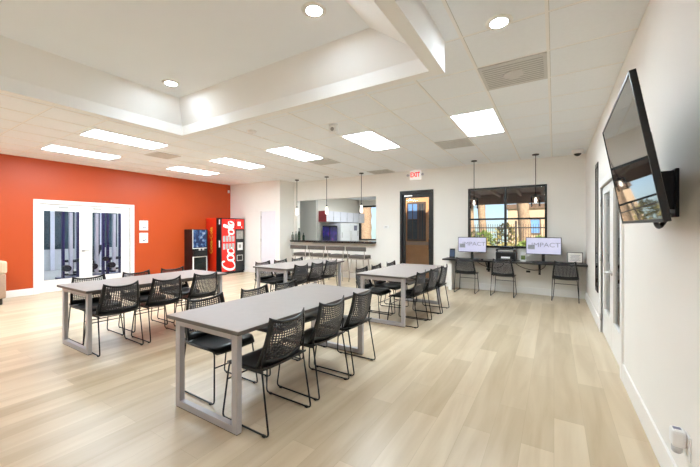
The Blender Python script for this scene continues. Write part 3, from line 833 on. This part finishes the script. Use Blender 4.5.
# low black dispenser beside it
t = thing('drink_dispenser', (-9.40, 6.27, 0), 'shorter black dispenser with a blue lit display beside the red machine', 'dispenser')
B('cabinet', 'tvbody', t, (-.43, -.26, .03, 0, .26, 1.46), bev=.006)
B('base', 'foot', t, (-.41, -.24, 0, -.02, .24, .03))
B('display', 'blueglow', t, (0, -.25, .90, .012, .20, 1.44), bev=.003)
B('display_trim', 'white', t, (-.002, -.26, .88, .014, -.245, 1.45), (-.002, -.26, .86, .014, .22, .88))
B('dispense_ledge', 'plastic', t, (-.002, -.24, .62, .06, .22, .80), bev=.006)
B('spout', 'vent', t, (.012, -.06, .80, .05, -.02, .86), (.012, .06, .80, .05, .10, .86))
fr = MB('white'); fr.box(-.002, -.26, .06, .012, -.22, .62); fr.box(-.002, .20, .06, .012, .235, .62); fr.box(-.002, -.22, .59, .012, .20, .62); fr.build('lower_frame', parent=t)
B('lower_panel', 'darkglass', t, (-.002, -.22, .06, .006, .20, .59))

# door holder at the right foot of the machine
# ------------------------------------------------------------------ notices on the orange wall
for z0, z1, lab in ((1.433, 1.705, 'upper white notice on the orange wall beside the double doors'), (1.077, 1.36, 'lower white notice on the orange wall beside the double doors')):
    t = thing('notice', (XL, 4.82, (z0+z1)/2), lab, 'notice', 'white notices on the orange wall')
    h = (z1-z0)/2
    B('page', 'paper', t, (0, -.115, -h, .006, .115, h))
    k = MB('inkor')
    for i in range(3): k.box(.006, -.05, h*.3-i*.035, .0068, .07-.02*i, h*.3-i*.035+.012)
    k.use('ink').box(.006, -.03, -h*.62, .007, .03, -h*.38); k.box(.006, .04, -h*.5, .007, .07, -h*.3)
    k.build('printed_marks', parent=t)

# ------------------------------------------------------------------ armchair by the orange wall, mostly out of frame
t = thing('armchair', (-9.36, 1.54, 0), 'tan and cream striped armchair at the left edge by the orange wall', 'armchair')
B('seat', 'stripe', t, (-.30, -.30, .20, .38, .26, .46), bev=.03)
k = MB('stripe2'); k.obox(Vector((-.28, 0, .62)), (.16, .62, .62), Matrix.Rotation(-.12, 3, 'Y'), .04); bk = k.build('backrest', parent=t)
k = MB('stripe')
for i in range(5): k.obox(Vector((-.197, -.24+i*.12, .63)), (.012, .04, .52), Matrix.Rotation(-.12, 3, 'Y'))
k.build('stripes', parent=bk)
for s in (-1, 1):
    k = MB('stripe'); k.box(-.34, s*.31-.05, .12, .36, s*.31+.05, .59, .02)
    ar = k.build('arm', parent=t)
    k = MB('stripe2'); k.box(-.36, s*.315-.062, .59, .37, s*.315+.062, .84, .04); k.build('arm_cushion', parent=ar)
for sx in (-.29, .30):
    for sy in (-.29, .29):
        k = MB('chairleg'); k.tube([(sx, sy, .21 if False else .13), (sx*1.03, sy*1.03, 0)], [.03, .02], 8); k.build('leg', parent=t)

# ------------------------------------------------------------------ television on the right wall
nrm = Vector((-.985, .02, -.17)).normalized()      # screen faces the room and down
yax = Vector((.02, 1, .01)); yax = (yax-nrm*yax.dot(nrm)).normalized()   # along the wall, away from the viewer
zax = nrm.cross(yax)
if zax.z < 0: zax = -zax
ctr = Vector((.324, 2.262, 1.785))
mtx = Matrix((( -nrm.x, yax.x, zax.x), (-nrm.y, yax.y, zax.y), (-nrm.z, yax.z, zax.z))).to_4x4()
t = thing('television', ctr, 'large black flat television tilted down from the right wall', 'television')
t.rotation_euler = mtx.to_euler()
W2, H2 = .53, .313
B('screen', 'tvscreen', t, (-.001, -W2+.010, -H2+.014, .004, W2-.010, H2-.010))
k = MB('tvbody')
for bx in ((-.004, -W2, -H2, .02, -W2+.011, H2), (-.004, W2-.011, -H2, .02, W2, H2), (-.004, -W2+.011, -H2, .02, W2-.011, -H2+.015), (-.004, -W2+.011, H2-.011, .02, W2-.011, H2)): k.box(*bx, bev=.002)
k.box(.004, -W2+.011, -H2+.015, .02, W2-.011, H2-.011); k.build('bezel', parent=t)
k = MB('tvbody'); k.box(.02, -W2*.75, -H2*.92, .05, W2*.75, H2*.25, .01); k.build('rear_housing', parent=t)
B('port', 'vent', t, (.028, -W2*.75-.004, -.20, .044, -W2*.75, -.08))
t = thing('television_bracket', (XR, 2.50, 1.63), 'black tilting bracket holding the television to the wall', 'bracket')
B('wall_plate', 'bracket', t, (-.016, -.10, -.12, 0, .10, .14), bev=.003)
for y in (-.075, .075):
    k = MB('bracket'); k.prism([(-.016, y-.006, .13), (-.016, y-.006, -.08), (-.075, y-.006, -.07), (-.130, y-.006, .13)], (0, .012, 0)); k.build('tilt_arm', parent=t)
    B('hook', 'bracket', t, (-.13, y-.02, .05, -.10, y+.02, .12))
k = MB('bracket'); k.tube(fillet([(-.07, -.12, -.06), (-.10, -.12, -.15), (-.07, -.05, -.18), (-.02, -.02, -.10)], .03), .012, 8); k.build('cable_loop', parent=t)

# plug-in freshener on the right wall
t = thing('wall_outlet', (XR, 2.26, .37), 'white outlet plate low on the right wall', 'outlet')
B('cover_plate', 'white', t, (-.006, -.04, -.06, 0, .04, .06), bev=.002)
B('socket', 'paper', t, (-.008, -.018, -.035, -.005, .018, -.005), (-.008, -.018, .008, -.005, .018, .04))
t = thing('air_freshener', (XR-.008, 2.28, .385), 'white plug-in air freshener in the low wall outlet', 'air freshener')
k = MB('white'); k.box(-.055, -.035, -.03, 0, .035, .055, .014); k.build('housing', parent=t)
k = MB('can'); k.lathe([(.016, -.065), (.022, -.055), (.022, -.03)], c=(-.03, 0, 0), n=14); k.build('refill', parent=t)
B('slot', 'ink', t, (-.045, -.012, .0545, -.015, .012, .0565))

# ------------------------------------------------------------------ kitchen behind the serving opening
KY0, KY1 = YB+.15, 12.6
struct(B('floor_kitchen', 'gymfloor', None, (-8.5, KY0, -.1, -4.05, KY1, 0)), None, 'floor')
struct(B('ceiling_kitchen', 'ceil', None, (-8.5, KY0, 2.75, -4.05, KY1+.15, 2.85)), None, 'ceiling')
struct(B('wall_kitchen_left', 'greyroom', None, (-8.5, 9.5, 0, -7.35, 9.62, 2.75)), 'pale grey wall seen through the serving opening', 'wall')
struct(B('wall_kitchen_side', 'wall_kitchen', None, (-7.50, 9.62, 0, -7.35, KY1, 2.75), (-8.6, KY0, 0, -8.5, 9.62, 2.75)), None, 'wall')
struct(B('wall_kitchen_right', 'wall_kitchen', None, (-4.15, KY0, 0, -4.05, KY1, 2.75)), None, 'wall')
wall('wall_kitchen_back', 'x', KY1, KY1+.15, -7.5, -4.05, 0, 2.75, [(-7.33, -6.1, 1.0, 2.50)], 'wall_kitchen')
w = thing('window_3', (-6.715, KY1, 1.0), 'dark framed kitchen window beyond the serving opening', 'window'); w['kind'] = 'structure'
B('window_frame', 'black', w, (-.615, -.02, 0, -.565, .1, 1.5), (.565, -.02, 0, .615, .1, 1.5), (-.565, -.02, 0, .565, .1, .05), (-.565, -.02, 1.43, .565, .1, 1.5))
B('pane', 'glass', w, (-.565, .04, .05, .565, .046, 1.43))
panel_k = thing('kitchen_light', (-5.7, 10.6, 2.75), 'ceiling panel light deep inside the kitchen', 'ceiling light')
B('light_frame', 'trim', panel_k, (-.62, -.32, -.012, .62, .32, -.003)); B('diffuser', 'panel_k', panel_k, (-.58, -.28, -.016, .58, .28, -.012))
kitchen_fill = thing('kitchen_light', (-6.2, 9.02, 2.75), 'unseen panel light added in the kitchen just behind the serving opening', 'ceiling light')  # second kitchen panel, out of view, added to brighten the kitchen
B('light_frame', 'trim', kitchen_fill, (-.62, -.22, -.012, .62, .22, -.003)); B('diffuser', 'panel_k', kitchen_fill, (-.58, -.18, -.016, .58, .18, -.012))
GCB = 'wall cabinets in the kitchen'
for i in range(6):
    y = 9.66+i*.47
    t = thing('wall_cabinet', (-7.35, y, 1.74), ['pale kitchen wall cabinet nearest, with maroon end panel', 'pale kitchen wall cabinet second from the maroon end', 'pale kitchen wall cabinet third from the maroon end',
              'pale kitchen wall cabinet fourth from the maroon end', 'pale kitchen wall cabinet fifth from the maroon end', 'pale kitchen wall cabinet furthest from the maroon end'][i], 'cabinet', GCB)
    B('carcass', 'cab', t, (.003, .004, 0, .33, .466, .40))
    B('door', 'cab', t, (.332, .012, .008, .35, .458, .392), bev=.003)
    k = MB('vent'); k.tube([(.352, .42, .06), (.372, .42, .06), (.372, .42, .18), (.352, .42, .18)], .006, 6); k.build('handle', parent=t)
    if i == 0: tag(B('end_panel', 'cabred', t, (.003, -.012, -.002, .352, .004, .402)), 'maroon end panel')
# kitchen run below
t = thing('drinks_cooler', (-7.0, 9.90, 0), 'tall dark cooler with purple glowing front behind the serving counter', 'cooler')
B('cabinet', 'tvbody', t, (-.16, -.26, .04, .16, .24, 1.60), bev=.006)
B('front_picture', 'purple', t, (.16, -.23, .30, .166, .21, 1.55)); B('side_picture', 'purple', t, (-.14, -.266, .30, .14, -.26, 1.55))
B('base', 'foot', t, (-.14, -.24, 0, .14, .22, .04))
t = thing('refrigerator', (-7.0, 10.98, 0), 'wide white refrigerator with grey pictures behind the serving counter', 'refrigerator')
B('cabinet', 'cab', t, (-.34, -.68, .03, .16, .68, 1.70), bev=.01)
for a, b_ in ((-.675, -.005), (.005, .675)):
    dd = B('door', 'white', t, (.162, a, .05, .20, b_, 1.695), bev=.008)
    k = MB('vent'); y = b_-.05 if b_ < .1 else a+.05; k.tube([(.20, y, .7), (.235, y, .7), (.235, y, 1.4), (.20, y, 1.4)], .012, 8); k.build('handle', parent=dd)
B('picture', 'ink', t, (.20, .28, 1.42, .203, .52, 1.62)); B('note', 'vent', t, (.20, -.60, 1.15, .203, -.55, 1.35), (.20, .55, 1.2, .203, .64, 1.4))
B('base', 'foot', t, (-.32, -.66, 0, .14, .66, .03))

# ------------------------------------------------------------------ gym behind the glazed doors
gx0 = XL-.15
struct(B('floor_gym', 'gymfloor', None, (-15.2, .4, -.1, gx0, 8.2, 0)), None, 'floor')
struct(B('ceiling_gym', 'gymwall', None, (-15.2, .4, 2.8, gx0, 8.2, 2.9)), None, 'ceiling')
struct(B('wall_gym', 'gymwall', None, (-15.3, .4, 0, -15.2, 8.2, 2.8), (-15.3, .3, 0, gx0, .4, 2.8), (-15.3, 8.2, 0, gx0, 8.3, 2.8)), 'grey gym wall seen through the glazed doors', 'wall')
struct(B('window_4', 'teal', None, (-15.195, 3.2, .75, -15.18, 5.0, 2.4), (-15.195, 5.3, .75, -15.18, 6.4, 2.4)), 'dark teal glazing on the far gym wall', 'window')
struct(B('trim_2', 'gymwhite', None, (-15.19, 3.7, 0, -15.15, 3.78, 2.8), (-15.19, 4.3, 0, -15.15, 4.42, 2.8), (-15.19, 5.8, 0, -15.15, 5.88, 2.8), (-15.19, 5.03, 0, -15.15, 5.27, 2.8), (-15.19, 6.5, 0, -15.15, 6.62, 2.8)), None, 'trim')
for x, y in ((-11.0, 2.6), (-11.0, 5.6), (-13.6, 3.4), (-13.6, 5.4), (-13.6, 7.2)):
    t = thing('gym_fill_light', (x, y, 2.8), 'unseen ceiling panel light added to brighten the gym', 'ceiling light', 'added panel lights in the gym')  # unseen panels, put in to make the gym brighter
    B('light_frame', 'trim', t, (-.32, -.62, -.012, .32, .62, -.003)); B('diffuser', 'panel', t, (-.28, -.58, -.016, .28, .58, -.012))
def rack(x, y, label):
    t = thing('cable_machine', (x, y, 0), label, 'gym machine', 'blue violet gym machines behind the glazed doors')
    B('upright', 'gymblue', t, (-.05, -.20, .05, .05, -.15, 2.05)); B('upright', 'gymblue', t, (-.05, .15, .05, .05, .20, 2.05))
    B('weight_stack', 'gymwhite', t, (-.05, -.035, .15, .05, .035, 1.95))
    B('top_beam', 'gymblue', t, (-.06, -.22, 2.05, .06, .22, 2.14)); B('base', 'gymblue', t, (-.35, -.25, 0, .35, .25, .06))
    k = MB('gymdark'); k.tube([(.12, -.16, .35), (.30, -.16, .35)], .09, 12); k.tube([(.12, .16, .55), (.25, .16, .55)], .07, 12); k.build('pulley', parent=t)
rack(-12.0, 3.86, 'blue violet cable machine in the gym, behind the left glass leaf')
rack(-12.0, 4.50, 'blue violet cable machine in the gym, left of the right glass leaf')
rack(-12.0, 4.97, 'blue violet cable machine in the gym, right of the right glass leaf')
def bench(x, y, label, rz=0):
    t = thing('weight_bench', (x, y, 0), label, 'bench', 'dark benches in the gym', rz)
    B('pad', 'gymdark', t, (-.16, -.55, .42, .16, .25, .50), bev=.02)
    k = MB('gymdark'); k.obox(Vector((0, .45, .68)), (.32, .08, .55), Matrix.Rotation(-.5, 3, 'X'), .02); k.build('backrest', parent=t)
    B('base', 'gymdark', t, (-.25, -.50, 0, .25, -.42, .06), (-.25, .40, 0, .25, .48, .06), (-.03, -.46, .06, .03, .44, .12))
    B('post', 'gymdark', t, (-.03, -.48, .06, .03, -.42, .42), (-.03, .38, .06, .03, .46, .48))
bench(-13.2, 4.6, 'dark weight bench in the gym seen through the left glass leaf', .5)
bench(-13.2, 5.7, 'dark weight bench in the gym seen through the right glass leaf', .3)
t = thing('treadmill', (-14.2, 3.3, 0), 'dark treadmill at the back of the gym', 'treadmill')
B('deck', 'gymdark', t, (-.8, -.35, .05, .7, .35, .2), bev=.02); B('base', 'foot', t, (-.7, -.3, 0, .6, .3, .05))
k = MB('gymdark'); k.tube([(-.6, -.33, .2), (-.75, -.33, 1.2)], .035, 8); k.tube([(-.6, .33, .2), (-.75, .33, 1.2)], .035, 8); k.build('upright', parent=t)
B('console', 'gymdark', t, (-.82, -.36, 1.15, -.68, .36, 1.45), bev=.02)

# ------------------------------------------------------------------ office behind the right doors
ox = XR+.15
struct(B('floor_office', 'floor', None, (ox, 2.2, -.1, 4.2, 11.2, 0)), None, 'floor')
struct(B('ceiling_office', 'ceil', None, (ox, 2.2, 2.8, 4.2, 11.2, 2.9)), None, 'ceiling')
struct(B('wall_office', 'wall', None, (4.2, 2.2, 0, 4.3, 11.2, 2.8), (ox, 2.1, 0, 4.3, 2.2, 2.8), (ox, 11.2, 0, 4.3, 11.3, 2.8), (ox-.14, YB+.15, 0, ox, 11.2, 2.8)), 'white wall of the room behind the right doors', 'wall')
t = thing('office_light', (2.2, 6.5, 2.8), 'ceiling panel light in the room behind the right doors', 'ceiling light')
B('light_frame', 'trim', t, (-.32, -.62, -.012, .32, .62, -.003)); B('diffuser', 'panel', t, (-.28, -.58, -.016, .28, .58, -.012))
t = thing('office_desk', (1.15, 9.2, 0), 'dark desk in the room behind the right doors', 'desk')
B('desktop', 'desk', t, (-.38, -.5, .70, .6, .4, .74)); B('side_panel', 'desk', t, (-.36, -.46, 0, -.32, .36, .70), (.54, -.46, 0, .58, .36, .70))
B('modesty_panel', 'black', t, (-.32, .3, .3, .54, .34, .70))
t = thing('office_monitor', (1.15, 9.2, .74), 'white screen on the dark desk behind the right doors', 'monitor')
B('casing', 'white', t, (-.3, -.02, .12, .3, .02, .5), bev=.004); B('screen', 'monitor', t, (-.28, -.024, .14, .28, -.019, .48)); B('stand', 'white', t, (-.03, .0, .0, .03, .03, .2), (-.12, -.08, 0, .12, .08, .012))

# ------------------------------------------------------------------ outdoors behind the back wall
struct(B('ground_patio', 'patio', None, (-14, YB+.15, -.12, 12, 16.4, -.02)), None, 'ground')
struct(B('ground_lawn', 'grass', None, (-16, 16.4, -.14, 14, 34, -.03)), None, 'ground')
t = thing('patio_cover', (-1.6, 10.0, 0), 'brown boarded patio cover outside the window', 'canopy')
B('roof_boards', 'soffit', t, (-1.2, -1.4, 2.62, 2.05, 1.9, 2.70))
B('edge_beam', 'soffit', t, (-1.2, 1.85, 2.30, 2.05, 2.0, 2.62))
k = MB('soffit')
for i in range(6): k.box(-1.2+i*.62, -1.4, 2.53, -1.13+i*.62, 1.85, 2.62)
k.build('rafters', parent=t)
for x in (-1.1, 1.95): B('post', 'soffit', t, (x-.08, 1.84, -.02, x+.08, 2.0, 2.3))
def palm(x, y, h, r, label, crown=True):
    t = thing('palm_tree', (x, y, -.02), label, 'palm tree', 'palm trees beyond the fence')
    k = MB('trunk'); k.tube([(math.sin(i*.9)*.05*r/.2, 0, h*i/12) for i in range(13)], [r*(1.15-.02*i+.12*(i % 2)) for i in range(13)], 12)
    k.tube([(0, 0, h*.98), (0, 0, h*1.06), (0, 0, h*1.14)], [r*1.5, r*2.1, r*.8], 12); k.build('trunk', parent=t)
    k = MB('leaf2')
    for i in range(16):
        a = 2*PI*i/16+.2; e = .7 if i % 2 else .2
        pts = [Vector((math.cos(a)*q*.9, math.sin(a)*q*.9, h*1.12+e*q-1.25*q*q)) for q in (0, .25, .5, .75, 1)]
        for p0, p1 in zip(pts, pts[1:]):
            s_ = Vector((-math.sin(a), math.cos(a), -.25))*.16; s2 = Vector((math.sin(a), -math.cos(a), -.25))*.16
            k.poly([p0, p1, p1+s_, p0+s_]); k.poly([p0, p1, p1+s2, p0+s2])
    k.build('fronds', parent=t)
palm(-3.25, 18.6, 6.4, .17, 'stout palm trunk seen through the upper left window pane')
palm(-1.25, 18.2, 6.8, .24, 'thick palm trunk seen through the right window panes')
palm(-4.4, 21.5, 6.0, .16, 'thin palm at the left edge of the window')
t = thing('palm_tree', (-9.0, 16.2, -.02), 'palm trunk seen through the kitchen window', 'palm tree', 'palm trees beyond the fence')
k = MB('trunk'); k.tube([(0, 0, 4.5*i/14) for i in range(15)], [.30+.04*(i % 2) for i in range(15)], 12); k.build('trunk', parent=t)
t = thing('stucco_house', (-1.0, 24.0, -.03), 'low tan stucco house beyond the fence', 'house')
B('wall', 'stucco', t, (-1.6, 0, 0, 4.2, 5, 2.85)); B('parapet', 'roofband', t, (-1.7, -.1, 2.85, 4.3, 5.1, 3.15))
wd = B('window', 'roofband', t, (-.9, -.06, 1.2, .3, .02, 2.2)); B('pane', 'winblue', wd, (-.82, -.07, 1.28, .22, -.05, 2.12))
B('door', 'white', t, (1.2, -.05, 0, 2.1, .02, 2.05))
t = thing('garden_shed', (-4.2, 22.5, -.03), 'white garden structure beyond the fence, left window half', 'shed')
B('wall', 'white', t, (-.55, 0, 0, .55, 1.2, 1.25)); B('roof', 'patio', t, (-.7, -.12, 1.25, .7, 1.35, 1.38)); B('door', 'vent', t, (-.2, -.03, 0, .2, .01, 1.05))
t = thing('iron_fence', (-1.5, 17.0, -.03), 'dark iron railing fence along the garden', 'fence')
k = MB('fence')
for i in range(90): k.box(-4.5+i*.1, -.012, .02, -4.484+i*.1, .012, 1.75)
k.build('bars', parent=t)
B('rail', 'fence', t, (-4.6, -.018, 1.55, 4.6, .018, 1.60), (-4.6, -.018, .18, 4.6, .018, .23))
for i in range(5):
    x = -4.6+i*2.3; B('post', 'fence', t, (x-.04, -.04, 0, x+.04, .04, 1.9))
def bush(x, y, r, h, m, label):
    t = thing('bush', (x, y, -.03), label, 'bush', 'bushes by the garden fence')
    k = MB(m); rnd = random.Random(int(x*100))
    for i in range(420):
        a = rnd.uniform(0, 2*PI); v = rnd.uniform(-.9, 1); q = math.sqrt(1-min(1, v*v))*rnd.uniform(.6, 1)
        p = Vector((math.cos(a)*q*r, math.sin(a)*q*r, h*.5+v*h*.5)); d_ = Vector((rnd.gauss(0, 1), rnd.gauss(0, 1), rnd.gauss(.4, 1))).normalized()
        s_ = d_.orthogonal().normalized()*.05; k.poly([p, p+d_*.09+s_, p+d_*.2, p+d_*.09-s_])
    k.build('foliage', parent=t)
    k = MB('trunk')
    for i in range(4): k.tube([(0, 0, 0), (math.cos(i*1.6)*r*.4, math.sin(i*1.6)*r*.4, h*.6)], [.03, .012], 6)
    k.build('stem', parent=t)
bush(-2.9, 16.2, .55, 1.0, 'leaf2', 'olive bush before the fence behind the left monitor')
bush(-1.75, 15.6, .42, .8, 'leaf2', 'low olive bush behind the printer')
bush(-.95, 14.2, .38, .95, 'leaf', 'green bush behind the right monitor')
bush(-4.6, 19.5, .9, 1.7, 'leaf', 'taller bush at the left edge of the window view')
bush(-2.25, 19.9, .65, 1.75, 'leaf2', 'tall olive bush behind the fence, beside the window mullion')
bush(-3.0, 17.9, .45, 1.35, 'leaf', 'rounded green bush behind the fence, left half of the window')
bush(-.6, 19.6, .40, 1.1, 'leaf', 'short green bush behind the fence, right half of the window')
bush(.45, 18.6, .7, 1.5, 'leaf2', 'olive bush at the right edge of the window view')
# tan building outside the exit door
t = thing('courtyard_building', (-3.6, 9.75, -.02), 'orange tan stucco building outside the exit door', 'building')
B('wall', 'stucco2', t, (-.44, 0, 0, .78, .3, 3.0), (-.44, -.02, 2.50, .78, 0, 2.72))
wn = B('window', 'winbrown', t, (-.31, -.06, 1.12, .28, .0, 2.32))
B('pane', 'winblue', wn, (-.27, -.07, 1.80, -.14, -.055, 2.26), (-.11, -.07, 1.80, .02, -.055, 2.26))
B('lower_pane', 'teal', wn, (-.27, -.07, 1.18, -.14, -.055, 1.77), (-.11, -.07, 1.18, .02, -.055, 1.77))
k = MB('winbrown')
for i in range(3): k.box(.06+i*.075, -.075, 1.18, .095+i*.075, -.055, 2.26)
k.use('teal').box(.06, -.068, 1.18, .25, -.056, 2.26); k.build('slats', parent=wn)
B('ledge', 'stucco', t, (-.38, -.12, 1.0, .36, .0, 1.10))

# ------------------------------------------------------------------ sun, sky, camera
sun = bpy.data.lights.new('sun', 'SUN'); sun.energy = 9; sun.angle = .01; sun.color = (1, .95, .86)
so = bpy.data.objects.new('sun', sun); COL.objects.link(so); so.location = (4, -6, 12)
so.rotation_euler = Vector((-.42, .62, -.62)).to_track_quat('-Z', 'Y').to_euler()
wld = bpy.data.worlds.new('sky'); scene.world = wld; wld.use_nodes = True
nt = wld.node_tree; bg = nt.nodes['Background']
sk = nt.nodes.new('ShaderNodeTexSky'); sk.sky_type = 'HOSEK_WILKIE'; sk.turbidity = 3; sk.ground_albedo = .4; sk.sun_direction = (.42, -.62, .62)
nt.links.new(sk.outputs[0], bg.inputs[0]); bg.inputs[1].default_value = 4.5

cam = bpy.data.cameras.new('camera'); co = bpy.data.objects.new('camera', cam); COL.objects.link(co)
co.location = (0, 0, 1.44); co.rotation_euler = (PI/2, 0, math.atan(204/328.8))
cam.sensor_width = 36; cam.lens = 328.8/700*36; cam.shift_y = -3.5/700; cam.clip_start = .05; cam.clip_end = 200
scene.camera = co
vs = scene.view_settings; vs.view_transform = 'Standard'; vs.look = 'None'; vs.exposure = .08; vs.gamma = 1
scene.cycles.max_bounces = 12; scene.cycles.diffuse_bounces = 8; scene.cycles.transparent_max_bounces = 12
scene.cycles.sample_clamp_indirect = 6
